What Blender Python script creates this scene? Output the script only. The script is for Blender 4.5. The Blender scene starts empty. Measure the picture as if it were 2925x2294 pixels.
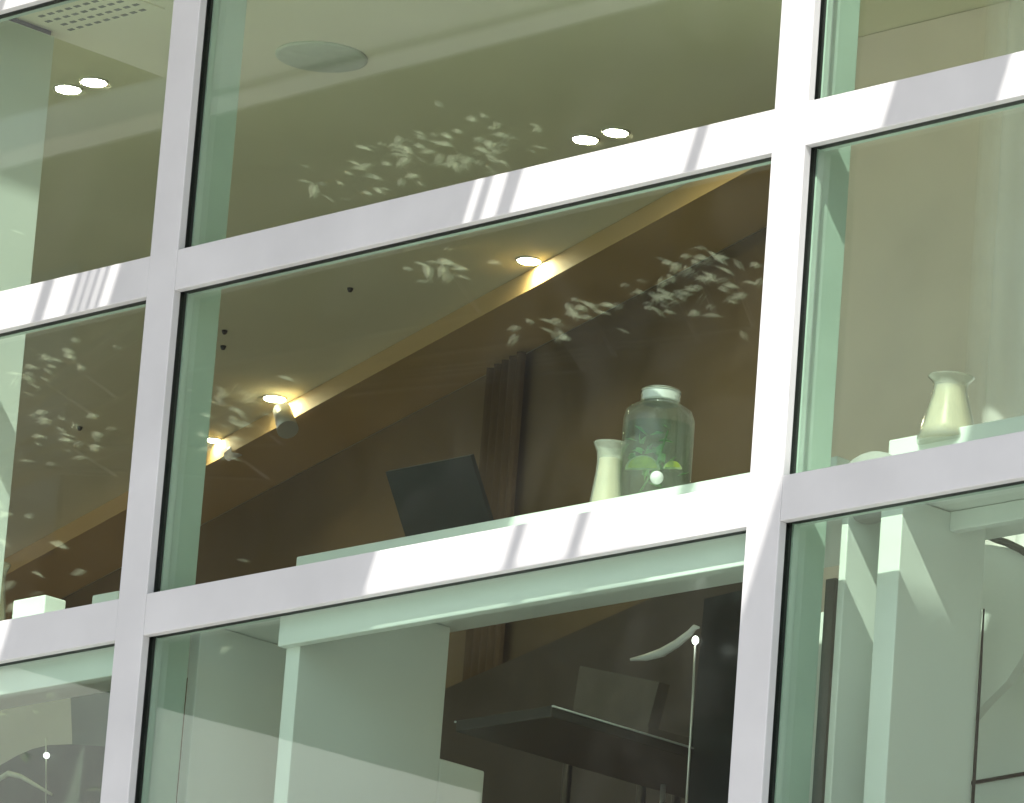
import bpy, bmesh, math, random
from mathutils import Vector, Matrix
random.seed(7)
S = bpy.context.scene
COL = S.collection

# ------------------------------------------------------------------ camera
ZO = 5.42                                   # height of the middle transom above the pavement
IW, IH, FPX, DIST = 2925.0, 2294.0, 20424.43, 12.85907
_a, _e, _r = 0.8141918592, 0.2721562226, 0.0769685579
_d = Vector((-math.sin(_a)*math.cos(_e), math.cos(_a)*math.cos(_e), math.sin(_e)))
_R0 = Vector((math.cos(_a), math.sin(_a), 0)); _U0 = _R0.cross(_d)
_R = _R0*math.cos(_r) + _U0*math.sin(_r); _U = _U0*math.cos(_r) - _R0*math.sin(_r)
CAM = Vector((-0.6112963744, 0, -0.3631015231 + ZO)) - _d*DIST
cd = bpy.data.cameras.new('camera'); cam = bpy.data.objects.new('camera', cd); COL.objects.link(cam)
m = Matrix.Identity(4)
for i in range(3):
    m[i][0], m[i][1], m[i][2], m[i][3] = _R[i], _U[i], -_d[i], CAM[i]
cam.matrix_world = m
cd.sensor_width = 36; cd.sensor_fit = 'HORIZONTAL'; cd.lens = FPX/IW*36
cd.clip_start = 0.1; cd.clip_end = 2000
S.camera = cam

# ------------------------------------------------------------------ sky, sun, exposure
SUN = Vector((0.337, -0.855, 1.0)).normalized()      # towards the sun
w = bpy.data.worlds.new('World'); S.world = w; w.use_nodes = True
nt = w.node_tree; nt.nodes.clear()
sky = nt.nodes.new('ShaderNodeTexSky'); sky.sky_type = 'NISHITA'; sky.sun_disc = False
sky.sun_elevation = math.asin(SUN.z); sky.sun_rotation = math.atan2(SUN.x, SUN.y)
sky.dust_density = 2.0
bg = nt.nodes.new('ShaderNodeBackground'); bg.inputs['Strength'].default_value = 0.13
ow = nt.nodes.new('ShaderNodeOutputWorld')
nt.links.new(sky.outputs[0], bg.inputs[0]); nt.links.new(bg.outputs[0], ow.inputs[0])
sl = bpy.data.lights.new('sun', 'SUN'); sl.energy = 5.0; sl.angle = math.radians(0.4); sl.color = (1, 0.95, 0.88)
so = bpy.data.objects.new('sun', sl); COL.objects.link(so)
so.rotation_euler = SUN.to_track_quat('Z', 'Y').to_euler()
S.view_settings.view_transform = 'Standard'; S.view_settings.look = 'None'
S.view_settings.gamma = 1; S.view_settings.exposure = 0.75
S.cycles.max_bounces = 10; S.cycles.transparent_max_bounces = 24; S.cycles.diffuse_bounces = 5
S.cycles.glossy_bounces = 4; S.cycles.transmission_bounces = 8

# ------------------------------------------------------------------ helpers
K = IW/2178.0
def at(u, v, ax, val):
    """world point under photo position (u,v) (2178 wide) on the plane coord[ax]=val (z without ZO)"""
    q = _d + _R*((u*K - IW/2)/FPX) - _U*((v*K - IH/2)/FPX)
    if ax == 2: val += ZO
    return CAM + q*((val - CAM[ax])/q[ax])
def mirrored(u, v, dist):
    g = at(u, v, 1, 0.035); i = (g - CAM).normalized(); i.y = -i.y
    return g + i*dist
def tag(o, label=None, cat=None, group=None, kind=None):
    if label: o['label'] = label; o['kind'] = 'thing'
    if cat: o['category'] = cat
    if group: o['group'] = group
    if kind: o['kind'] = kind
    return o
def empty(name, loc, label=None, cat=None, group=None):
    o = bpy.data.objects.new(name, None); COL.objects.link(o); o.location = loc
    o.empty_display_size = 0.1
    return tag(o, label, cat, group)
class MB:
    def __init__(s): s.bm = bmesh.new()
    def box(s, x0, x1, y0, y1, z0, z1, bev=0.0):
        r = bmesh.ops.create_cube(s.bm, size=1.0)
        vs = r['verts']
        for v in vs:
            v.co = Vector((x0 + (v.co.x+.5)*(x1-x0), y0 + (v.co.y+.5)*(y1-y0), z0 + (v.co.z+.5)*(z1-z0)))
        if bev:
            es = list({e for v in vs for e in v.link_edges})
            bmesh.ops.bevel(s.bm, geom=es, offset=bev, segments=2, profile=0.5, affect='EDGES')
        return s
    def lathe(s, c, prof, n=32, axis='Z'):
        rings = []
        for r, z in prof:
            rings.append([s.bm.verts.new((c[0]+r*math.cos(2*math.pi*k/n), c[1]+r*math.sin(2*math.pi*k/n), c[2]+z)) for k in range(n)])
        for a, b in zip(rings, rings[1:]):
            for k in range(n):
                f = s.bm.faces.new((a[k], a[(k+1) % n], b[(k+1) % n], b[k])); f.smooth = True
        if prof[0][0] > 1e-5: s.bm.faces.new(list(reversed(rings[0])))
        if prof[-1][0] > 1e-5: s.bm.faces.new(rings[-1])
        return s
    def tube(s, pts, rad, n=8):
        pts = [Vector(p) for p in pts]; rings = []
        for i, p in enumerate(pts):
            t = (pts[min(i+1, len(pts)-1)] - pts[max(i-1, 0)]).normalized()
            u = t.cross(Vector((0.31, 0.17, 0.93)));
            if u.length < 1e-3: u = t.cross(Vector((1, 0, 0)))
            u.normalize(); v = t.cross(u); r = rad[i] if isinstance(rad, (list, tuple)) else rad
            rings.append([s.bm.verts.new(p + (u*math.cos(2*math.pi*k/n) + v*math.sin(2*math.pi*k/n))*r) for k in range(n)])
        for a, b in zip(rings, rings[1:]):
            for k in range(n):
                f = s.bm.faces.new((a[k], a[(k+1) % n], b[(k+1) % n], b[k])); f.smooth = True
        s.bm.faces.new(rings[0]); s.bm.faces.new(list(reversed(rings[-1])))
        return s
    def ball(s, c, r, sc=(1, 1, 1), n=16):
        res = bmesh.ops.create_uvsphere(s.bm, u_segments=n, v_segments=n//2+2, radius=r)
        for v in res['verts']:
            v.co = Vector((v.co.x*sc[0], v.co.y*sc[1], v.co.z*sc[2])) + Vector(c)
            for f in v.link_faces: f.smooth = True
        return s
    def slab(s, quad, th):
        """a flat polygon with thickness th along its own normal, away from the camera"""
        q = [Vector(p) for p in quad]
        n = (q[1]-q[0]).cross(q[2]-q[0]).normalized()
        if n.dot(q[0]-CAM) < 0: n = -n
        a = [s.bm.verts.new(p) for p in q]; b = [s.bm.verts.new(p + n*th) for p in q]
        s.bm.faces.new(a); s.bm.faces.new(list(reversed(b)))
        for i in range(len(q)):
            j = (i+1) % len(q); s.bm.faces.new((a[j], a[i], b[i], b[j]))
        return s
    def build(s, name, mat, parent=None, origin=None):
        bmesh.ops.recalc_face_normals(s.bm, faces=s.bm.faces[:])
        me = bpy.data.meshes.new(name); s.bm.to_mesh(me); s.bm.free()
        o = bpy.data.objects.new(name, me); COL.objects.link(o)
        if mat: me.materials.append(mat)
        o_off = Vector((0, 0, 0))
        p = parent
        while p is not None:
            o_off += Vector(p.location); p = p.parent
        if origin is not None and parent is None:
            me.transform(Matrix.Translation(-Vector(origin))); o.location = origin
        elif parent is not None:
            o.parent = parent; me.transform(Matrix.Translation(-o_off))
        return o

def mat(name, col, rough=0.5, metal=0.0, noise=0.0, nscale=6.0, bump=0.0, bscale=60.0, spec=0.5, **kw):
    M = bpy.data.materials.new(name); M.use_nodes = True
    n = M.node_tree; b = n.nodes['Principled BSDF']
    b.inputs['Base Color'].default_value = (*col, 1); b.inputs['Roughness'].default_value = rough
    b.inputs['Metallic'].default_value = metal; b.inputs['Specular IOR Level'].default_value = spec
    tc = n.nodes.new('ShaderNodeTexCoord')
    if noise:
        t = n.nodes.new('ShaderNodeTexNoise'); t.inputs['Scale'].default_value = nscale; t.inputs['Detail'].default_value = 5
        r = n.nodes.new('ShaderNodeMapRange'); r.inputs['From Min'].default_value = .3; r.inputs['From Max'].default_value = .7
        r.inputs['To Min'].default_value = 1-noise; r.inputs['To Max'].default_value = 1+noise*.4
        mx = n.nodes.new('ShaderNodeMix'); mx.data_type = 'RGBA'; mx.blend_type = 'MULTIPLY'; mx.inputs['Factor'].default_value = 1
        mx.inputs['A'].default_value = (*col, 1)
        n.links.new(tc.outputs['Object'], t.inputs['Vector']); n.links.new(t.outputs['Fac'], r.inputs['Value'])
        n.links.new(r.outputs[0], mx.inputs['B']); n.links.new(mx.outputs['Result'], b.inputs['Base Color'])
    if bump:
        t2 = n.nodes.new('ShaderNodeTexNoise'); t2.inputs['Scale'].default_value = bscale; t2.inputs['Detail'].default_value = 4
        bp = n.nodes.new('ShaderNodeBump'); bp.inputs['Strength'].default_value = bump; bp.inputs['Distance'].default_value = 0.002
        n.links.new(tc.outputs['Object'], t2.inputs['Vector']); n.links.new(t2.outputs['Fac'], bp.inputs['Height'])
        n.links.new(bp.outputs[0], b.inputs['Normal'])
    for k, v in kw.items(): b.inputs[k].default_value = v
    return M
def glass(name, tint, wav=0.0, boost=1.0, ior=1.5, rough=0.0, haze=0.0, hcol=(.8, .85, .8), dust=0.0):
    M = bpy.data.materials.new(name); M.use_nodes = True; n = M.node_tree; n.nodes.clear()
    o = n.nodes.new('ShaderNodeOutputMaterial'); tr = n.nodes.new('ShaderNodeBsdfTransparent'); gl = n.nodes.new('ShaderNodeBsdfGlossy')
    tr.inputs['Color'].default_value = (*tint, 1); gl.inputs['Roughness'].default_value = rough
    r0 = ((ior-1)/(ior+1))**2                # Schlick, the same from both sides of a thin sheet
    lw = n.nodes.new('ShaderNodeLayerWeight'); lw.inputs['Blend'].default_value = .5
    pw = n.nodes.new('ShaderNodeMath'); pw.operation = 'POWER'; pw.inputs[1].default_value = 5
    fr = n.nodes.new('ShaderNodeMath'); fr.operation = 'MULTIPLY_ADD'; fr.inputs[1].default_value = 1-r0; fr.inputs[2].default_value = r0
    ml = n.nodes.new('ShaderNodeMath'); ml.operation = 'MULTIPLY'; ml.inputs[1].default_value = boost; ml.use_clamp = True
    n.links.new(lw.outputs['Facing'], pw.inputs[0]); n.links.new(pw.outputs[0], fr.inputs[0])
    mx = n.nodes.new('ShaderNodeMixShader')
    n.links.new(fr.outputs[0], ml.inputs[0]); n.links.new(ml.outputs[0], mx.inputs[0])
    n.links.new(gl.outputs[0], mx.inputs[2])
    if haze:
        df = n.nodes.new('ShaderNodeBsdfDiffuse'); df.inputs['Color'].default_value = (*hcol, 1)
        m2 = n.nodes.new('ShaderNodeMixShader'); m2.inputs[0].default_value = haze
        n.links.new(tr.outputs[0], m2.inputs[1]); n.links.new(df.outputs[0], m2.inputs[2]); n.links.new(m2.outputs[0], mx.inputs[1])
    else: n.links.new(tr.outputs[0], mx.inputs[1])
    n.links.new(mx.outputs[0], o.inputs[0])
    if dust:                                  # faint film of dust and wiped smears
        td = n.nodes.new('ShaderNodeTexCoord'); dn_ = n.nodes.new('ShaderNodeTexNoise'); dn_.inputs['Scale'].default_value = 5; dn_.inputs['Detail'].default_value = 8; dn_.inputs['Distortion'].default_value = 1.2
        dr = n.nodes.new('ShaderNodeMapRange'); dr.inputs['From Min'].default_value = .35; dr.inputs['From Max'].default_value = .75; dr.inputs['To Max'].default_value = dust
        dd = n.nodes.new('ShaderNodeBsdfDiffuse'); dd.inputs['Color'].default_value = (.8, .8, .78, 1); dm = n.nodes.new('ShaderNodeMixShader')
        n.links.new(td.outputs['Object'], dn_.inputs['Vector']); n.links.new(dn_.outputs['Fac'], dr.inputs['Value']); n.links.new(dr.outputs[0], dm.inputs[0])
        n.links.new(mx.outputs[0], dm.inputs[1]); n.links.new(dd.outputs[0], dm.inputs[2]); n.links.new(dm.outputs[0], o.inputs[0])
    if wav:
        tc = n.nodes.new('ShaderNodeTexCoord'); t = n.nodes.new('ShaderNodeTexNoise'); t.inputs['Scale'].default_value = 2.2; t.inputs['Detail'].default_value = 1.5
        bp = n.nodes.new('ShaderNodeBump'); bp.inputs['Strength'].default_value = wav; bp.inputs['Distance'].default_value = 0.01
        n.links.new(tc.outputs['Object'], t.inputs['Vector']); n.links.new(t.outputs['Fac'], bp.inputs['Height']); n.links.new(bp.outputs[0], gl.inputs['Normal'])
    return M
def emis(name, col, st):
    M = bpy.data.materials.new(name); M.use_nodes = True; b = M.node_tree.nodes['Principled BSDF']
    b.inputs['Base Color'].default_value = (.8, .8, .8, 1); b.inputs['Emission Color'].default_value = (*col, 1); b.inputs['Emission Strength'].default_value = st
    return M

M_frame = mat('frame_paint', (.50, .505, .51), .38, noise=.09, nscale=5, bump=.05, bscale=200)
M_fin = mat('fin_aluminium', (.55, .68, .60), .4, noise=.08, nscale=7)
M_gasket = mat('gasket_rubber', (.012, .012, .013), .6)
M_glass = glass('facade_glass', (.895, .962, .915), wav=.012, boost=2.5, rough=.011, dust=.006)
M_white = mat('white_laminate', (.84, .87, .84), .35, noise=.04, nscale=4)
M_ceil = mat('ceiling_paint', (.80, .76, .56), .8, noise=.05, nscale=2.5, bump=.1, bscale=120)
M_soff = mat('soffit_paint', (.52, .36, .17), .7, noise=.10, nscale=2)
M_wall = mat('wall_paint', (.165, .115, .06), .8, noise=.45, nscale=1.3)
M_wall2 = mat('side_wall_paint', (.55, .52, .44), .8, noise=.08, nscale=1.6)
M_floor = mat('wood_floor', (.25, .155, .065), .5, noise=.25, nscale=6)
M_grey = mat('speaker_grille', (.50, .55, .42), .8, noise=.1, nscale=40)
M_dark = mat('dark_plastic', (.007, .010, .010), .35, noise=.3, nscale=8)
M_black = mat('black_plastic', (.006, .006, .006), .4)
M_lamp = emis('lamp_lens', (1, .84, .55), 170)
M_trim = mat('trim_metal', (.75, .75, .73), .3, metal=.6)
M_vent = mat('vent_slot', (.16, .17, .13), .8)
M_brown = mat('brown_fabric', (.13, .105, .08), .9, noise=.2, nscale=14, bump=.4, bscale=300)
M_wood = mat('brown_wood', (.035, .026, .016), .5, noise=.3, nscale=9)
M_curt = mat('curtain_cloth', (.10, .062, .032), .9, noise=.2, nscale=10)
M_olive = mat('olive_wall_paint', (.78, .67, .57), .8, noise=.14, nscale=2.5)
M_haze = mat('haze_cloth', (.90, .87, .84), .9, noise=.05, nscale=3)
_n = M_haze.node_tree; _t = _n.nodes.new('ShaderNodeTexCoord'); _sx = _n.nodes.new('ShaderNodeSeparateXYZ'); _mr = _n.nodes.new('ShaderNodeMapRange')
_mr.interpolation_type = 'SMOOTHSTEP'; _mr.inputs['From Min'].default_value = 0; _mr.inputs['From Max'].default_value = .22; _mr.inputs['To Min'].default_value = .0; _mr.inputs['To Max'].default_value = .85  # opacity ramp puts a soft bright haze into the added sheet
_tp = _n.nodes.new('ShaderNodeBsdfTransparent'); _mx = _n.nodes.new('ShaderNodeMixShader')
_n.links.new(_t.outputs['Object'], _sx.inputs[0]); _n.links.new(_sx.outputs[0], _mr.inputs['Value']); _n.links.new(_mr.outputs[0], _mx.inputs[0])
_n.links.new(_tp.outputs[0], _mx.inputs[1]); _n.links.new(_n.nodes['Principled BSDF'].outputs[0], _mx.inputs[2]); _n.links.new(_mx.outputs[0], _n.nodes['Material Output'].inputs['Surface'])
M_cream = mat('cream_drink', (.95, .80, .62), .3, noise=.12, nscale=30)
M_carafe = glass('carafe_glass', (.93, .94, .90), haze=.22, hcol=(.85, .84, .78), boost=1.6)
M_jar = glass('jar_glass', (.96, .975, .96), haze=.05, hcol=(.8, .8, .78), boost=1.3)
M_jarneck = glass('frosted_lid', (.88, .9, .88), haze=.8, hcol=(.95, .95, .93), boost=4, rough=.16)
M_water = glass('infused_water', (.80, .89, .82), haze=.03, hcol=(.45, .50, .38), boost=.2, ior=1.33)
M_lime = mat('lime_flesh', (.62, .72, .10), .4, noise=.3, nscale=60)
M_rind = mat('lime_rind', (.55, .62, .35), .5)
M_mint = mat('mint_leaf', (.24, .52, .16), .5, noise=.4, nscale=50)
M_dkgrey = mat('dark_grey_paint', (.10, .11, .10), .5, noise=.1, nscale=5)
M_tap = mat('white_tap', (.85, .85, .85), .25)
M_plaster = mat('panel_steel', (.45, .46, .47), .5, noise=.1, nscale=3)
M_ground = mat('paving', (.60, .59, .55), .85, noise=.2, nscale=3)
M_asph = mat('asphalt', (.05, .05, .052), .9, noise=.2, nscale=12)
M_bark = mat('bark', (.05, .04, .03), .9, noise=.4, nscale=15, bump=.6, bscale=40)
M_leaf = mat('leaf', (.34, .38, .26), .3, noise=.35, nscale=4, spec=.8)
_n = M_leaf.node_tree; _tl = _n.nodes.new('ShaderNodeBsdfTranslucent'); _tl.inputs['Color'].default_value = (.80, .90, .62, 1)
_mx = _n.nodes.new('ShaderNodeMixShader'); _mx.inputs[0].default_value = .55
_n.links.new(_n.nodes['Principled BSDF'].outputs[0], _mx.inputs[1]); _n.links.new(_tl.outputs[0], _mx.inputs[2])
_n.links.new(_mx.outputs[0], _n.nodes['Material Output'].inputs['Surface'])
M_bldg = mat('dark_brick', (.085, .055, .032), .8, noise=.2, nscale=3)
M_pale = mat('pale_render', (.62, .60, .55), .8, noise=.08, nscale=1)
M_bwin = mat('far_window', (.03, .03, .028), .1)

# ------------------------------------------------------------------ the setting outdoors and the room shell
W, H, MW, TH = 1.65065, 0.67890, 0.080, 0.0813
ZC = 0.72                                   # ceiling
def st(o): o['kind'] = 'structure'; return o
st(MB().box(-60, 60, -60, 40, -0.3, -0.02).build('ground', M_ground))
st(MB().box(-60, 60, -14, -9.3, -0.016, 0.0).build('road', M_asph))
st(MB().box(-60, 60, -7.9, -0.3, -0.02, 0.13).build('pavement', M_ground))
FZ = -1.60 + ZO
st(MB().box(-9, 6, 0.045, 9, FZ-.25, FZ).build('floor', M_floor))
st(MB().box(-9, 6, 0.045, 9, ZC+ZO, ZC+ZO+.2).build('ceiling', M_ceil))

# dropped soffit and back wall run at an angle to the glass
zs = ZC - 0.05
A1, A2 = at(440, 990, 2, zs), at(1560, 380, 2, zs)
B1, B2 = at(440, 1110, 2, zs), at(1330, 640, 2, zs)
def ext(p, q, t0, t1): d = q-p; return p + d*t0, p + d*t1
A1, A2 = ext(A1, A2, -1.0, 1.9); B1, B2 = ext(B1, B2, -.95, 2.6)
b = MB(); v = []
for P in (A1, A2, B2, B1):
    v.append((b.bm.verts.new((P.x, P.y, zs+ZO)), b.bm.verts.new((P.x, P.y, ZC+ZO-.002))))
for i in range(4):
    j = (i+1) % 4; b.bm.faces.new((v[i][0], v[j][0], v[j][1], v[i][1]))
b.bm.faces.new([x[0] for x in v]); b.bm.faces.new([x[1] for x in reversed(v)])
st(b.build('soffit', M_soff))
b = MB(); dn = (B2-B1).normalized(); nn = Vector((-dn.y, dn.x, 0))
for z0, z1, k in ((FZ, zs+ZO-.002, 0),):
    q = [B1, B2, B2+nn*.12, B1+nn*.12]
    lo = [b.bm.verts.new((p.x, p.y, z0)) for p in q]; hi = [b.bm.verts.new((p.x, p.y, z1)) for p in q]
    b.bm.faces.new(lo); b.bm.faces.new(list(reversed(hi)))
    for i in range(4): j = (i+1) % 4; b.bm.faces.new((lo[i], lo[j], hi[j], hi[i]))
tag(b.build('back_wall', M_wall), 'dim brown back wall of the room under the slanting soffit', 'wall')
tag(MB().box(-9.1, -8.98, .05, 9, FZ, ZC+ZO).build('side_wall', M_wall2), 'pale side wall closing the room far beyond the left panes', 'wall')
tag(MB().box(5.9, 6.02, .05, 9, FZ, ZC+ZO).build('side_wall', M_wall2), 'pale side wall closing the room beyond the right panes', 'wall')

# ------------------------------------------------------------------ the glass facade
fac = empty('curtain_wall', (0, 0, 0.13), 'glass curtain wall with pale grey metal grid and green tinted panes', 'glass facade')
rows = [2, 1, 0, -1, -2]                   # underside of each transom = row*H
cols = [-3, -2, -1, 0, 1, 2]
ztop, zbot = 2*H+TH+.05+ZO, -2*H-.1+ZO
for c in cols:
    x = c*W
    mu = MB().box(x, x+MW, 0, .018, zbot, ztop, .002).build('mullion', M_frame, fac)
    MB().box(x+.008, x+MW-.008, .0182, .040, zbot, ztop).build('gasket', M_gasket, mu)
    f = MB().box(x+.012, x+MW-.012, .052, .130, zbot, ztop, .002)
    f.box(x+.004, x+MW-.004, .0402, .0518, zbot, ztop)
    f.box(x+.020, x+MW-.020, .1302, .136, zbot, ztop)
    f.build('mullion_fin', M_fin, mu)
for c in cols[:-1]:
    x0, x1 = c*W+MW, (c+1)*W
    for r in rows:
        z = r*H+ZO
        tr = MB().box(x0, x1, .0006, .018, z, z+TH, .0015).build('transom', M_frame, fac)
        MB().box(x0, x1, .0182, .040, z+.003, z+TH-.010).build('gasket', M_gasket, tr)
        MB().box(x0-.010, x1+.010, .0405, .056, z+.0045, z+TH-.012, .001).build('transom_rail', M_fin, tr)
    for r in rows[1:]:
        z = r*H+ZO
        MB().box(x0-.008, x1+.008, .026, .034, z+TH-.009, z+H+.009).build('glass_pane', M_glass, fac)
MB().box(cols[0]*W, cols[-1]*W+MW, .02, .24, .13, zbot).build('base_panel', M_plaster, fac)
MB().box(cols[0]*W, cols[-1]*W+MW, .02, .24, ztop, ztop+2.2).build('head_panel', M_plaster, fac)

# added sun blocker above the view: slabs with gaps shaped to cast the lit patches
ZBLK = 2.0
blk = empty('sun_blocker', (0, 0, ZBLK+ZO), 'added unseen sun blocker of flat slabs with gaps shaped to cast the lit patches', 'sun blocker')
def shade_slab(s0, s1, y0=-3.2, y1=-.5, th=.03):
    k = .337*ZBLK
    MB().box(s0+k, s1+k, y0, y1, ZBLK+ZO, ZBLK+ZO+th).build('blocker_slab', M_plaster, blk)
shade_slab(-6, -2.40); shade_slab(-1.755, -.778, -1.80, -.5); shade_slab(-1.755, -.65, -2.10, -1.802); shade_slab(-1.755, -.735, -3.2, -2.102); shade_slab(-.759, -.732, -1.80, -.5, th=.004); shade_slab(-.696, -.655, -1.80, -.5, th=.004); shade_slab(-1.978, -1.7552, -1.60, -.5); shade_slab(-.7345, -.03, -3.2, -2.293, th=.004); shade_slab(-2.399, -1.7552, -3.2, -2.293, th=.004)
for s0, s1 in ((-1.990, -1.955), (-1.890, -1.868), (-1.862, -1.842), (-1.836, -1.816), (-1.808, -1.790)):
    shade_slab(s0, s1, -1.75, -1.602, th=.004)
shade_slab(-.215, -.185, th=.01); shade_slab(-.375, -.345, -3.2, -2.05, th=.01)
shade_slab(.27, .53, -1.80, -.5); shade_slab(.70, 3.5, -1.80, -.5)
shade_slab(.48, 3.5, -2.21, -1.802); shade_slab(.29, 3.5, -3.2, -2.212)
MB().box(-6.5, 4.5, -3.3, -3.2, ZBLK+ZO-.02, ZBLK+ZO+.08).build('blocker_beam', M_plaster, blk)
MB().box(-6.5, 4.5, -.5, .02, ZBLK+ZO-.02, ZBLK+ZO+.05).build('blocker_beam', M_plaster, blk)

# ------------------------------------------------------------------ things on the ceiling
def ceiling_pt(u, v, dz=0): return at(u, v, 2, ZC+dz)
pc = ceiling_pt(684, 119)
t = empty('ceiling_speaker', pc, 'round grey speaker disc set flush in the pale ceiling', 'ceiling speaker')
MB().lathe(pc, [(.0, -.006), (.088, -.006), (.094, -.004), (.094, 0)], 48).build('speaker_grille', M_grey, t)
dls = [(145, 188, 'left of the two bright downlights beside the pale partition', .025),
       (200, 173, 'right of the two bright downlights beside the pale partition', .025),
       (1245, 295, 'left of the two downlights just above the middle transom', .025),
       (1310, 280, 'right of the two downlights just above the middle transom', .024),
       (1125, 553, 'small warm downlight near the soffit below the middle transom', .024),
       (584, 846, 'small warm downlight near the soffit beside the left mullion', .025),
       (453, 934, 'tiny farthest downlight half hidden behind the left mullion fin', .016)]
for u, v_, lab, rad in dls:
    p = ceiling_pt(u, v_)
    t = empty('downlight', p, 'round recessed ' + lab if False else lab, 'downlight', 'recessed downlights in the ceiling')
    MB().lathe(p, [(rad, -.001), (rad+.002, -.004), (rad+.005, -.004), (rad+.006, 0)], 32).build('trim_ring', M_trim, t)
    MB().lathe(p, [(0, -.0045), (rad, -.0045), (rad, -.0015)], 32).build('lamp_lens', M_lamp, t)
# vent: three rows of short slots
v00, v01, v10 = ceiling_pt(150, 62), ceiling_pt(322, 16), ceiling_pt(122, 48)
t = empty('ceiling_vent', v00, 'slotted air vent in the ceiling at the top left corner', 'ceiling vent')
ex = (v01-v00); ey = Vector((0, -1, 0))
L = ex.length; ex.normalize(); ex = Vector((1, 0, 0))
b = MB(); b.box(v00.x-.02, v00.x+L+.02, v00.y-.125, v00.y+.02, v00.z-.003, v00.z)
b.build('vent_plate', M_ceil, t)
for r in range(4):
    b = MB()
    for i in range(9):
        xx = v00.x + L*i/9 + (.5*L/9 if r % 2 else 0); yy = v00.y - r*.03
        b.box(xx, xx+L/9*.55, yy-.009, yy, v00.z-.0042, v00.z-.0032)
    b.build('vent_slots', M_vent, t)
for u, v_, lab in ((745, 613, 'small black sensor dot on the ceiling below the middle transom'),
                   (478, 703, 'upper of two small black dots beside the left mullion fin'),
                   (475, 736, 'lower of two small black dots beside the left mullion fin'),
                   (170, 908, 'small black dot on the ceiling seen in the left pane')):
    p = ceiling_pt(u, v_)
    t = empty('ceiling_sensor', p, lab, 'sensor', 'small black ceiling dots')
    MB().lathe(p, [(0, -.010), (.004, -.009), (.0065, -.004), (.007, 0)], 16).build('sensor_cap', M_black, t)

# pale partition standing in the left column
p0, p1 = at(20, 30, 2, ZC), at(118, 66, 2, ZC)
px = p1.x
t = empty('partition', (px, .06, FZ), 'pale green partition panel reaching the ceiling at the left edge', 'partition')
MB().box(px-.05, px, .045, p1.y, FZ, ZC+ZO-.012, .002).build('panel', M_white, t)
MB().box(px-.044, px-.006, .05, p1.y-.006, ZC+ZO-.012, ZC+ZO-.001).build('shadow_gap', M_black, t)

# spot head and bright fitting by the soffit
def quad_at(pts, y): return [at(u, v_, 1, y) for u, v_ in pts]
ps = at(605, 892, 1, 2.32)
t = empty('spot_lamp', ceiling_pt(598, 862), 'grey cylindrical spot lamp hanging under the ceiling beside the soffit', 'spot lamp')
b = MB(); b.tube([ceiling_pt(598, 866), ps], .006); b.build('stem', M_trim, t)
b = MB(); b.tube([at(600, 872, 1, 2.32), at(612, 914, 1, 2.30)], [.022, .026], 20); b.build('lamp_head', M_trim, t)
t = empty('spot_lamp', ceiling_pt(505, 935), 'pale pinkish spot lamp catching light at the lower end of the soffit', 'spot lamp')
b = MB(); b.tube([at(482, 972, 1, 2.5), at(530, 938, 1, 2.55)], [.012, .026], 20); b.build('lamp_head', mat('pale_enamel', (.8, .74, .72), .3), t)

# pale wall and added sheet for the bright haze close behind the right column
wx = at(1700, 600, 1, 1.15).x
tag(MB().box(wx, 4, 1.15, 1.27, FZ, ZC+ZO-.002).build('pale_wall', M_olive, None, (wx, 1.15, FZ)), 'pale taupe wall standing close behind the right column of panes', 'wall')
ca, cb = at(2055, 500, 1, .80).x, at(2100, 500, 1, .80).x + .8
b = MB(); n = 96; r0 = []
for i in range(n+1):
    x = ca + (cb-ca)*i/n; y = .80 + .018*math.sin(x*38) + .008*math.sin(x*91+1)
    r0.append((b.bm.verts.new((x, y, FZ+.05)), b.bm.verts.new((x, y, ZC+ZO-.03)), b.bm.verts.new((x, y+.006, FZ+.05)), b.bm.verts.new((x, y+.006, ZC+ZO-.03))))
for i in range(n):
    for p, q in ((0, 1), (2, 3)):
        f = b.bm.faces.new((r0[i][p], r0[i+1][p], r0[i+1][q], r0[i][q])); f.smooth = True
for e in (r0[0], r0[-1]): b.bm.faces.new((e[0], e[1], e[3], e[2]))
tag(b.build('haze_sheet', M_haze, None, (ca, .80, FZ+.05)), 'added pale sheet standing in for the soft bright haze at the right edge', 'curtain')

# ------------------------------------------------------------------ long white window bench
YB, YF = .17, .062
zb = at(1238, 1271, 1, YF).z              # lower edge of its front board
bench = empty('window_bench', (-.6, YB, FZ), 'long white bench running behind the glass below the lower transom', 'bench')
ztopb = -.575 + ZO
def side(u0, u1, vref, depth, y0=YB, zt=ztopb-.036):
    a = at(u0, vref, 1, y0); c = at(u1, vref, 1, y0)
    MB().box(a.x, c.x, y0, y0+depth, FZ, zt, .002).build('side_panel', M_white, bench)
    return a.x, c.x
xs = side(607, 636, 1400, .375, YF+.001)
for xa, xb in ((-3.20, -W-.001), (xs[0], -.001), ):
    MB().box(xa, xb, YF-.021, YF, zb, -H+TH-.014+ZO-.02, .002).build('front_board', M_white, bench)
MB().box(-3.25, 3.0, .1402, .47, ztopb-.035, ztopb-.002, .002).build('bench_top', M_white, bench)
MB().box(xs[1]+.001, -.002, YF+.002, .1398, ztopb-.035, ztopb-.002).build('bench_top', M_white, bench)
MB().box(-3.2, -W-.002, YF+.002, .1398, ztopb-.035, ztopb-.002).build('bench_top', M_white, bench)
side(398, 418, 1450, .42)
xr = side(1868, 1914, 1180, .215)
side(1778, 1792, 1300, .30)
p = at(2022, 1138, 1, .31)
MB().box(xr[1]+.0005, 3, .29, .31, p.z, ztopb-.036, .002).build('front_board', M_white, bench)
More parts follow.
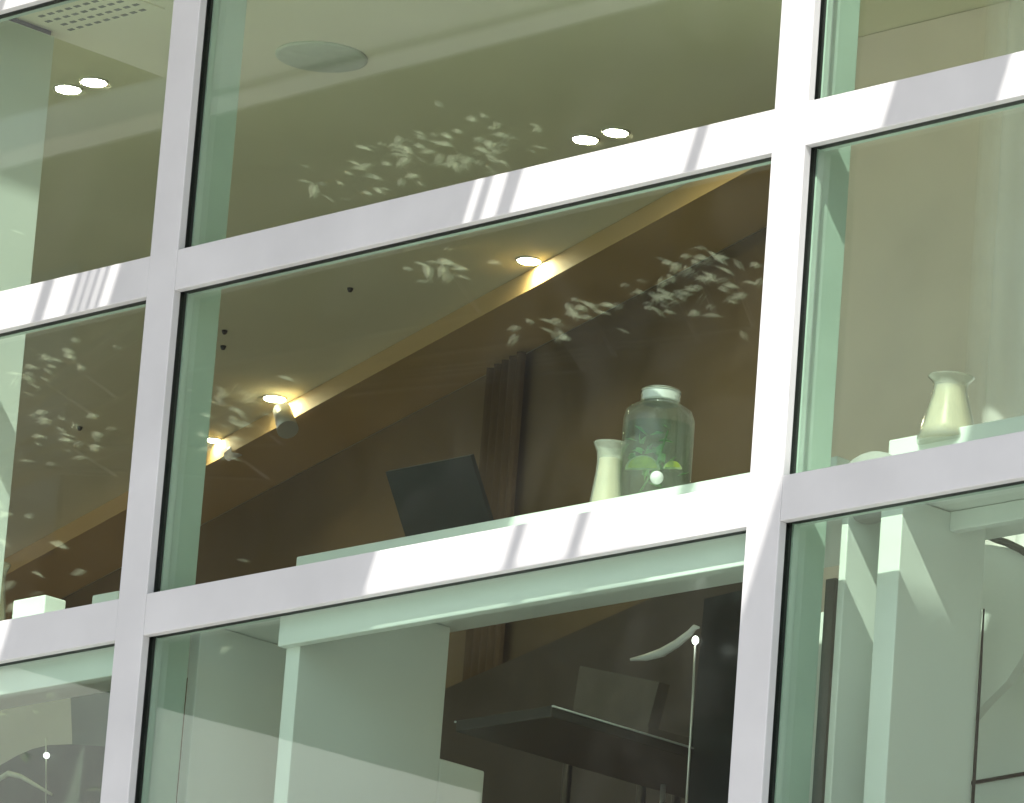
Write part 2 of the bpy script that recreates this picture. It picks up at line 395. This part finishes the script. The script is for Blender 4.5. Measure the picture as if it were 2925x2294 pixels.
# step plate at the lower back of the middle side panel
st0 = at(945, 1625, 0, xs[1]); st1 = at(1032, 1640, 0, xs[1])
MB().box(xs[0]+.004, xs[1]-.0004, YF+.3765, st1.y, FZ, st1.z, .004).build('foot_panel', M_white, bench)
# raised boards on the bench
YS0 = .22
bz = at(1400, 1040, 1, YS0)
aL = at(630, 1186, 1, YS0)
tag(MB().box(aL.x, -.005, YS0, .46, ztopb+.0005, bz.z, .003).build('shelf_board', M_white, None, (aL.x, YS0, ztopb)),
    'long white shelf board under the glass drink dispenser', 'shelf board', 'raised white boards on the bench')
aR = at(1890, 936, 1, YS0)
tag(MB().box(aR.x, 1.6, YS0, .46, ztopb+.0005, aR.z, .003).build('shelf_board', M_white, None, (aR.x, YS0, ztopb)),
    'white shelf board under the right hand cream carafe', 'shelf board', 'raised white boards on the bench')
for (ua, ub, va, lab) in ((28, 96, 1277, 'wider small white block at the far left of the bench'), (196, 252, 1266, 'narrower small white block on the bench beside the left mullion')):
    a = at(ua, va, 1, .145); c = at(ub, va-10, 1, .145)
    tag(MB().box(a.x, c.x, .145, .2, ztopb+.0005, a.z, .003).build('white_block', M_white, None, (a.x, .145, ztopb)), lab, 'block', 'small white blocks on the bench')
# rounded pale mound by the right mullion
c0 = at(1825, 975, 1, .16)
b = MB(); b.ball((c0.x, .20, ztopb), .075, (1.0, .6, .86), 24)
tag(b.build('folded_cloth', mat('grey_cloth', (.42, .41, .40), .9, noise=.15, nscale=12), None, (c0.x, .2, ztopb)), 'low rounded grey cloth heap on the bench beside the right mullion', 'cloth')

# ------------------------------------------------------------------ drink dispenser and its contents
YJ = .37
zj = bz.z
jl, jr = at(1323, 960, 1, YJ), at(1474, 940, 1, YJ)
rj = (jr.x-jl.x)/2*1.0
cj = Vector((at(1398, 950, 1, YJ).x, YJ, zj))
rj = .0665
topz = at(1403, 826, 1, YJ).z - zj
sh = at(1400, 885, 1, YJ).z - zj
t = empty('drink_dispenser', cj, 'clear glass drink dispenser with mint water on the white shelf board', 'drink dispenser')
nk = topz*.985
body = [(0, .004), (rj*.93, .004), (rj, .014), (rj, sh-.012), (rj*.93, sh+.006), (rj*.74, sh+.016), (rj*.58, sh+.022), (rj*.53, sh+.03)]
MB().lathe(cj, body + [(rj*.50, sh+.03), (rj*.54, sh+.020), (rj*.92, sh-.0), (rj*.965, sh-.014), (rj*.965, .012), (0, .010)], 40).build('glass_body', M_jar, t)
MB().lathe(cj, [(rj*.535, sh+.024), (rj*.555, sh+.028), (rj*.535, sh+.033), (rj*.56, sh+.037), (rj*.535, sh+.042), (rj*.56, sh+.046), (rj*.555, nk-.007), (rj*.535, nk-.001), (rj*.3, nk), (0, nk)], 40).build('lid', M_jarneck, t)
MB().lathe(cj, [(0, .0105), (rj*.955, .0125), (rj*.955, sh-.022), (0, sh-.022)], 40).build('water', M_water, t)
vd = Vector((CAM.x-cj.x, CAM.y-cj.y, 0)).normalized()
tp = at(1397, 1016, 1, YJ - .055); tp = Vector((tp.x, tp.y, tp.z))
tap = MB(); tap.tube([cj + Vector((0, 0, tp.z-cj.z)) + vd*(rj*.98), tp - vd*.0], .006, 12)
tap.ball(tp, .0125, (1, 1, 1), 20); tap.build('tap', M_tap, t)
for uu, vv, rr, lab in ((1366, 998, .033, 'large lime slice lying low in the drink dispenser'), (1430, 996, .017, 'small lime slice at the right inside the drink dispenser')):
    p = at(uu, vv, 1, YJ-.015)
    b = MB(); n = 24
    l = empty('lime_slice', p, lab, 'lime slice', 'lime slices in the dispenser')
    def half(r0, th, z0):
        bb = MB()
        pr = [Vector((math.cos(math.pi*k/n)*r0, 0, math.sin(math.pi*k/n)*r0*.8)) for k in range(n+1)]
        q = [p + Vector((v_.x*.8, v_.x*.55, v_.z)) for v_ in pr]
        bb.slab(q, th); return bb
    half(rr, .007, 0).build('rind', M_rind, l)
    b2 = half(rr*.84, .002, 0); o = b2.build('flesh', M_lime, l); o.location = (0, 0, 0); o.data.transform(Matrix.Translation((vd*.0025) + Vector((0, 0, .002))))
sp = empty('mint_sprig', cj + Vector((0, 0, .06)), 'green mint sprig floating inside the drink dispenser', 'mint')
def leaf_into(bm, p, d, ln, wd, up):
    s_ = d.cross(up).normalized()*wd; bend = up*ln*.12
    a = bm.verts.new(p); b_ = bm.verts.new(p + d*ln*.5 + s_ + bend); c_ = bm.verts.new(p + d*ln); e_ = bm.verts.new(p + d*ln*.5 - s_ + bend)
    bm.faces.new((a, b_, c_)); bm.faces.new((a, c_, e_))
rng = random.Random(3); stem = []
b = MB(); 
for i in range(34):
    p = cj + Vector((rng.uniform(-.05, .035), rng.uniform(-.04, .03), rng.uniform(.06, sh-.03)))
    d = Vector((rng.uniform(-1, 1), rng.uniform(-1, 1), rng.uniform(-.5, .8))).normalized()
    leaf_into(b.bm, p, d, rng.uniform(.018, .034), rng.uniform(.006, .010), Vector((rng.uniform(-.4, .4), -.6, .8)).normalized())
b.build('leaves', M_mint, sp)
b = MB(); b.tube([cj+Vector((-.03, -.01, .05)), cj+Vector((0, 0, .10)), cj+Vector((.02, .005, sh-.03))], .0018, 6); b.build('stem', M_mint, sp)

# ------------------------------------------------------------------ cream carafes
def carafe(u, vt, y, lip_px, lab, zbase):
    pt = at(u, vt, 1, y); sc = .000905
    rl = lip_px*sc*.5/.985; hh = pt.z - zbase
    c = Vector((pt.x, y, zbase))
    t = empty('carafe', c, lab, 'carafe', 'small cream drink carafes on the bench')
    prof = [(rl*1.36, 0), (rl*1.40, .006), (rl*1.24, hh*.22), (rl*1.03, hh*.48), (rl*.82, hh*.72), (rl*.76, hh*.84), (rl*.81, hh*.92), (rl*1.0, hh*.98), (rl*1.06, hh)]
    inner = [(r-.0022, z) for r, z in reversed(prof[1:])]
    MB().lathe(c, prof + inner + [(0, .006)], 32).build('glass_body', M_carafe, t)
    dp = [(0, .007)] + [(r-.004, z) for r, z in prof[1:6]] + [(rl*.76-.004, hh*.86), (0, hh*.86)]
    MB().lathe(c, dp, 32).build('cream_drink', M_cream, t)
carafe(1299, 944, .30, 66, 'cream carafe half hidden behind the drink dispenser', ztopb)
carafe(2023, 803, .24, 84, 'cream carafe standing by itself in the right pane', aR.z-.02)
carafe(-10, 1200, .26, 66, 'cream carafe cut off by the left edge of the picture', ztopb)

# ------------------------------------------------------------------ leaning tablet
tb = at(950, 1150, 1, .46)
cs = [at(820, 1004, 1, .40), at(1000, 971, 1, .40)]
dv = Vector((0, math.sin(math.radians(30)), -math.cos(math.radians(30))))*.17
t = empty('tablet', (cs[0]+cs[1])/2 + dv, 'dark tablet screen tilted forward behind the shelf board', 'tablet')
wv = cs[1]-cs[0]; wv.y = 0; wv.z = 0
q = [cs[0], cs[0]+wv, cs[0]+wv+dv, cs[0]+dv]
MB().slab(q, .010).build('tablet_case', M_dark, t)
MB().slab([q[3]+Vector((.03, .002, .05)), q[2]+Vector((-.03, .002, .05)), q[2]+Vector((-.03, .10, -.02)), q[3]+Vector((.03, .10, -.02))], .006).build('stand', M_black, t)

# ------------------------------------------------------------------ deeper in the room
def on_wall(u, v_):
    q = _d + _R*((u*K - IW/2)/FPX) - _U*((v_*K - IH/2)/FPX)
    k = (B1-CAM).dot(nn)/q.dot(nn); return CAM + q*(k)
c0, c1 = on_wall(1058, 860), on_wall(1128, 860)
b = MB(); n = 40; fr, bk = [], []
for i in range(n+1):
    f_ = i/n; p = c0.lerp(c1, f_) - nn*(.03 + .008*math.sin(f_*math.pi*9)); p2 = p - nn*(-.01)
    fr.append((b.bm.verts.new((p.x, p.y, FZ+.1)), b.bm.verts.new((p.x, p.y, zs+ZO-.012))))
    bk.append((b.bm.verts.new((p2.x, p2.y, FZ+.1)), b.bm.verts.new((p2.x, p2.y, zs+ZO-.012))))
for i in range(n):
    for L_ in (fr, bk):
        f_ = b.bm.faces.new((L_[i][0], L_[i+1][0], L_[i+1][1], L_[i][1])); f_.smooth = True
for i in (0, n): b.bm.faces.new((fr[i][0], fr[i][1], bk[i][1], bk[i][0]))
tag(b.build('curtain', M_curt, None, ((c0+c1)/2).xy.to_3d() + Vector((0, 0, FZ+.1))), 'narrow dark brown pleated curtain hanging on the back wall', 'curtain')
# dark sideboard along the back wall, its top line slants like the soffit
d0, d1 = on_wall(1028, 1486), on_wall(1238, 1388)
zt = (d0.z+d1.z)/2
b = MB(); q = [B1-nn*.01, B2-nn*.01, B2-nn*.10, B1-nn*.10]
lo = [b.bm.verts.new((p.x, p.y, FZ+.002)) for p in q]; hi = [b.bm.verts.new((p.x, p.y, zt)) for p in q]
b.bm.faces.new(lo); b.bm.faces.new(hi)
for i in range(4): j = (i+1) % 4; b.bm.faces.new((lo[i], lo[j], hi[j], hi[i]))
tag(b.build('wall_panelling', M_wood, None, (d0.x, d0.y, FZ)), 'dark wooden panelling along the foot of the back wall', 'panelling')

# brown chair seen under the bench
YC = 1.15
t = empty('chair', at(1330, 1640, 1, YC), 'brown upholstered chair with square back seen through the dark lower pane', 'chair')
q = [at(1233, 1416, 1, YC), at(1402, 1451, 1, YC), at(1372, 1567, 1, YC), at(1214, 1541, 1, YC)]
MB().slab(q, .03).build('backrest', M_brown, t)
qs = [q[3]+Vector((0, 0, -.02)), q[2]+Vector((0, 0, -.02)), q[2]+Vector((.05, .26, -.03)), q[3]+Vector((.05, .26, -.03))]
MB().slab(qs, .04).build('seat', M_brown, t)
for k, p in enumerate(qs):
    b = MB(); b.tube([p+Vector((0, 0, -.02)), Vector((p.x, p.y, FZ))], .010, 8); b.build('leg', M_black, t)
# black screen at the right of the lower pane
q = [at(1498, 1274, 1, .62), at(1640, 1240, 1, .62), at(1640, 1800, 1, .62), at(1450, 1800, 1, .62)]
t = empty('display_screen', at(1540, 1720, 1, .62), 'tall black display panel beside the right mullion in the lower pane', 'screen')
MB().slab(q, .05).build('casing', M_dark, t)
# white arc lamp
t = empty('arc_lamp', at(1476, 1740, 1, .58), 'slender lamp with white curved arm hanging over the brown chair', 'lamp')
pts = [(1342, 1403), (1375, 1398), (1408, 1388), (1440, 1369), (1468, 1346), (1478, 1334), (1487, 1335)]
b = MB(); b.tube([at(u, v_, 1, .60) for u, v_ in pts], [.003, .007, .009, .008, .0065, .0055, .002], 10); b.build('arm', M_tap, t)
b = MB(); b.tube([at(1479, 1362, 1, .58), at(1474, 1480, 1, .58), at(1458, 1740, 1, .58)], .0024, 6); b.build('cord', M_trim, t)
b = MB(); b.ball(at(1479, 1362, 1, .575), .0065, (1, 1, 1.3)); b.build('bulb', emis('lamp_bulb', (1, .98, .95), 3), t)
# low table, its long edges running into the room
TZ = -.88
ea, eb = at(953, 1559, 2, TZ), at(1081, 1504, 2, TZ)
ec, ed = at(1186, 1614, 2, TZ), at(1534, 1626, 2, TZ)
x0, x1 = (ea.x+ec.x)/2, (eb.x+ed.x)/2
t = empty('low_table', ((x0+x1)/2, 1.1, FZ), 'brown table seen from below with thin pale edges under the brown chair back', 'table')
MB().box(x0, x1, min(ea.y, .62), 2.2, TZ+ZO, TZ+ZO+.022, .003).build('table_top', M_wood, t)
MB().box(x0-.004, x0-.0005, min(ea.y, .62), 2.2, TZ+ZO+.018, TZ+ZO+.021).build('edge_strip', M_trim, t)
MB().box(x1+.0005, x1+.004, min(ea.y, .62), 2.2, TZ+ZO+.018, TZ+ZO+.021).build('edge_strip', M_trim, t)
print('TABLE', ea, eb, ec, ed)
for xx, yy in ((x0+.05, .75), (x1-.05, .75), (x0+.05, 2.1), (x1-.05, 2.1)):
    b = MB(); b.tube([(xx, yy, TZ+ZO-.001), (xx, yy, FZ)], .005, 10); b.build('leg', M_trim, t)

# left lower pane: dark rounded chair and a small pendant
YL = .75
t = empty('armchair', at(150, 1700, 1, YL), 'dark rounded armchair in the lower left pane', 'armchair')
arc = [(-20, 1640), (0, 1628), (35, 1608), (69, 1593), (103, 1585), (150, 1583), (260, 1590), (260, 1760), (-20, 1760)]
MB().slab([at(u, v_, 1, YL) for u, v_ in arc], .06).build('backrest', mat('dark_green_fabric', (.06, .075, .055), .9, noise=.3, nscale=14), t)
b = MB(); b.tube([at(-10, 1662, 1, YL-.06), at(18, 1645, 1, YL-.06), at(45, 1652, 1, YL-.06), at(110, 1690, 1, YL-.06)], [.005,.006,.005,.003], 10); b.build('armrest', M_grey, t)
t = empty('pendant_lamp', at(98, 1607, 1, .7), 'tiny white glowing bead on a thin cord in the lower left pane', 'pendant lamp')
b = MB(); b.tube([at(97, 1570, 1, .69), at(98, 1607, 1, .69), at(98, 1740, 1, .69)], .0016, 6); b.build('cord', M_grey, t)
b = MB(); b.ball(at(99, 1607, 1, .68), .0065); b.build('bulb', emis('bead_bulb', (1, 1, .97), 3), t)
tag(MB().slab([at(-60, 1440, 1, 1.3), at(200, 1400, 1, 1.3), at(190, 1760, 1, 1.3), at(-60, 1760, 1, 1.3)], .05).build('screen_panel', mat('grey_green_paint', (.42, .42, .32), .8, noise=.15, nscale=3), None, at(60, 1760, 1, 1.3)), 'pale grey green screen panel behind the dark armchair in the lower left pane', 'screen panel')
q = [at(150, 1478, 1, .9), at(280, 1440, 1, .9), at(280, 1760, 1, .9), at(160, 1760, 1, .9)]
tag(MB().slab(q, .08).build('cupboard', mat('dark_green_paint', (.09, .13, .09), .6, noise=.3, nscale=6), None, q[3]), 'dark cupboard behind the left mullion in the lower pane', 'cupboard')

# added dark strip standing in for the gap left of the right-hand panels
pa, pb = at(1745, 1400, 1, .33), at(1766, 1400, 1, .33); pt = at(1755, 1232, 1, .33)
tag(MB().box(pa.x, pb.x, .33, .36, FZ, pt.z, .002).build('gap_strip', M_dkgrey, None, ((pa.x+pb.x)/2, .345, FZ)), 'thin dark grey strip standing in for the dark gap between the right mullion and the white panels', 'strip')
# right lower pane: white cupboard with dark joints and a white shell chair
YQ = YB + .52
t = empty('white_cupboard', at(2100, 1700, 1, YQ), 'white cupboard with thin dark door joints in the lower right pane', 'cupboard')
MB().box(-.55, xr[1]+1.4, YQ, YQ+.3, FZ, ztopb-.04).build('door', M_white, t)
yj = YB + .2175
J0 = xr[1] + .003
b = MB(); b.tube([(J0, yj, at(2088, 1296, 1, yj).z), (J0, yj, at(2075, 1440, 1, yj).z), (J0, yj, FZ+.02)], [.0015, .003, .004], 6); b.build('joint', M_black, t)
b = MB(); b.tube([at(2050, 1668, 1, YQ-.003), at(2250, 1633, 1, YQ-.003)], .0035, 6); b.build('joint', M_black, t)
YS = .60
RIM = [(2085, 1136), (2113, 1146), (2140, 1154), (2170, 1168), (2205, 1192)]
t = empty('shell_chair', at(2150, 1600, 1, YS), 'white curved shell chair at the right edge of the lower pane', 'chair')
arc = [(2035, 1190), (2060, 1165), (2100, 1158), (2150, 1166), (2200, 1195), (2200, 1330), (2172, 1400), (2140, 1450), (2095, 1495), (2065, 1530), (2070, 1440), (2082, 1380), (2090, 1300), (2040, 1250)]
MB().slab([at(u, v_, 1, YS) for u, v_ in arc], .02).build('shell', M_white, t)
b = MB(); b.tube([at(u, v_, 1, YS-.012) for u, v_ in RIM], [.003, .006, .007, .007, .007], 10); b.build('rim', M_dkgrey, t)

# ------------------------------------------------------------------ outdoors, mirrored in the panes
tree = empty('street_tree', (-12.6, -7.2, .13), 'leafy street tree across the pavement mirrored as pale flecks in the panes', 'tree')
cl = []   # (u, v, spread_u, spread_v, count, distance)
spots = [(980, 325, 150, 60, 46, 8.0), (1050, 300, 100, 50, 20, 8.2), (760, 395, 90, 30, 16, 7.8), (850, 330, 70, 40, 14, 8.1), (950, 565, 85, 30, 15, 7.6), (1180, 690, 70, 28, 18, 7.4),
         (1250, 655, 60, 26, 12, 7.4), (1440, 620, 80, 45, 40, 7.5), (1570, 590, 45, 70, 18, 7.6), (1480, 560, 70, 40, 14, 7.7), (130, 760, 80, 28, 16, 8.4), (80, 800, 40, 40, 10, 8.4), (130, 935, 90, 60, 22, 8.0), (500, 860, 70, 50, 20, 7.8), (470, 940, 50, 40, 12, 7.8)]
lb = MB(); cores = []
rng = random.Random(11)
for (u, v_, su, sv, cnt, ds) in spots:
    cores.append(mirrored(u, v_, ds))
    for i in range(cnt):
        p = mirrored(rng.gauss(u, su*.6), rng.gauss(v_, sv*.55), ds + rng.uniform(-.35, .35))
        d = Vector((rng.uniform(-1, 1), rng.uniform(-.6, .6), rng.uniform(-.35, .12))).normalized()
        leaf_into(lb.bm, p, d, rng.uniform(.026, .062), rng.uniform(.006, .013), Vector((rng.uniform(-.9, .9), rng.uniform(-1, .6), 1)).normalized())
for i in range(2600):                       # the body of the crown, higher and to the side
    p = Vector((-13.9 + rng.gauss(0, .75), -7.6 + rng.gauss(0, .7), 8.3 + rng.gauss(0, .6)))
    d = Vector((rng.uniform(-1, 1), rng.uniform(-1, 1), rng.uniform(-.6, .4))).normalized()
    leaf_into(lb.bm, p, d, rng.uniform(.05, .09), rng.uniform(.012, .022), Vector((rng.uniform(-.6, .6), rng.uniform(-.6, .6), 1)).normalized())
lb.build('crown', M_leaf, tree)
b = MB(); top = Vector((-12.6, -7.4, 8.0))
b.tube([(-12.6, -7.2, .1), (-12.65, -7.2, 2.8), (-12.6, -7.3, 5.6), top], [.16, .13, .10, .06], 12)
hub = cores[10] + Vector((-.5, -.5, -.2))
for c in cores:
    far = c + Vector((-.9, -1.0, .25)); b.tube([top, top.lerp(far, .6)+Vector((0, 0, .2)), far, c], [.022, .011, .005, .0015], 6)
b.build('trunk', M_bark, tree)

ob = empty('opposite_building', (-30, -21, 0), 'dark brick building across the street', 'building')
g = at(1800, 700, 1, .035); iv = (g-CAM).normalized(); iv.y = -iv.y
xe = (g + iv*((-19-g.y)/iv.y)).x           # its right hand corner
MB().box(-46, xe, -24, -19, 0, 17).build('wall', M_bldg, ob)
for i in range(8):
    for j in range(4):
        x = -45 + i*2.7; z = 2.2 + j*3.4
        MB().box(x, x+1.3, -19.02, -18.97, z, z+1.9).build('window', M_bwin, ob)
MB().box(-46.2, xe+.1, -24.2, -18.8, 17, 17.4).build('roof', M_pale, ob)

# pale side wing of the neighbouring house, its eave line mirrored across the lower panes
zw = 3.1
P1, P2 = at(417, 1524, 2, zw), at(941, 1663, 2, zw)
for P in (P1, P2): P.y = -P.y
e0, e1 = P1.lerp(P2, -1.1), P1.lerp(P2, 1.12)
wd = (e1-e0).normalized(); wn = Vector((-wd.y, wd.x, 0))
if wn.dot(Vector((0, 0, 0))-e0) > 0: wn = -wn
wing = empty('neighbour_house', (e0.x, e0.y, 0), 'pale rendered house wing across the street mirrored in the lower panes', 'house')
b = MB(); q = [e0, e1, e1+wn*2.5, e0+wn*2.5]
lo = [b.bm.verts.new((p.x, p.y, 0)) for p in q]; hi = [b.bm.verts.new((p.x, p.y, zw+ZO)) for p in q]
b.bm.faces.new(lo); b.bm.faces.new(hi)
for i in range(4): j = (i+1) % 4; b.bm.faces.new((lo[i], lo[j], hi[j], hi[i]))
b.build('wall', M_pale, wing)
print('WING', e0, e1)
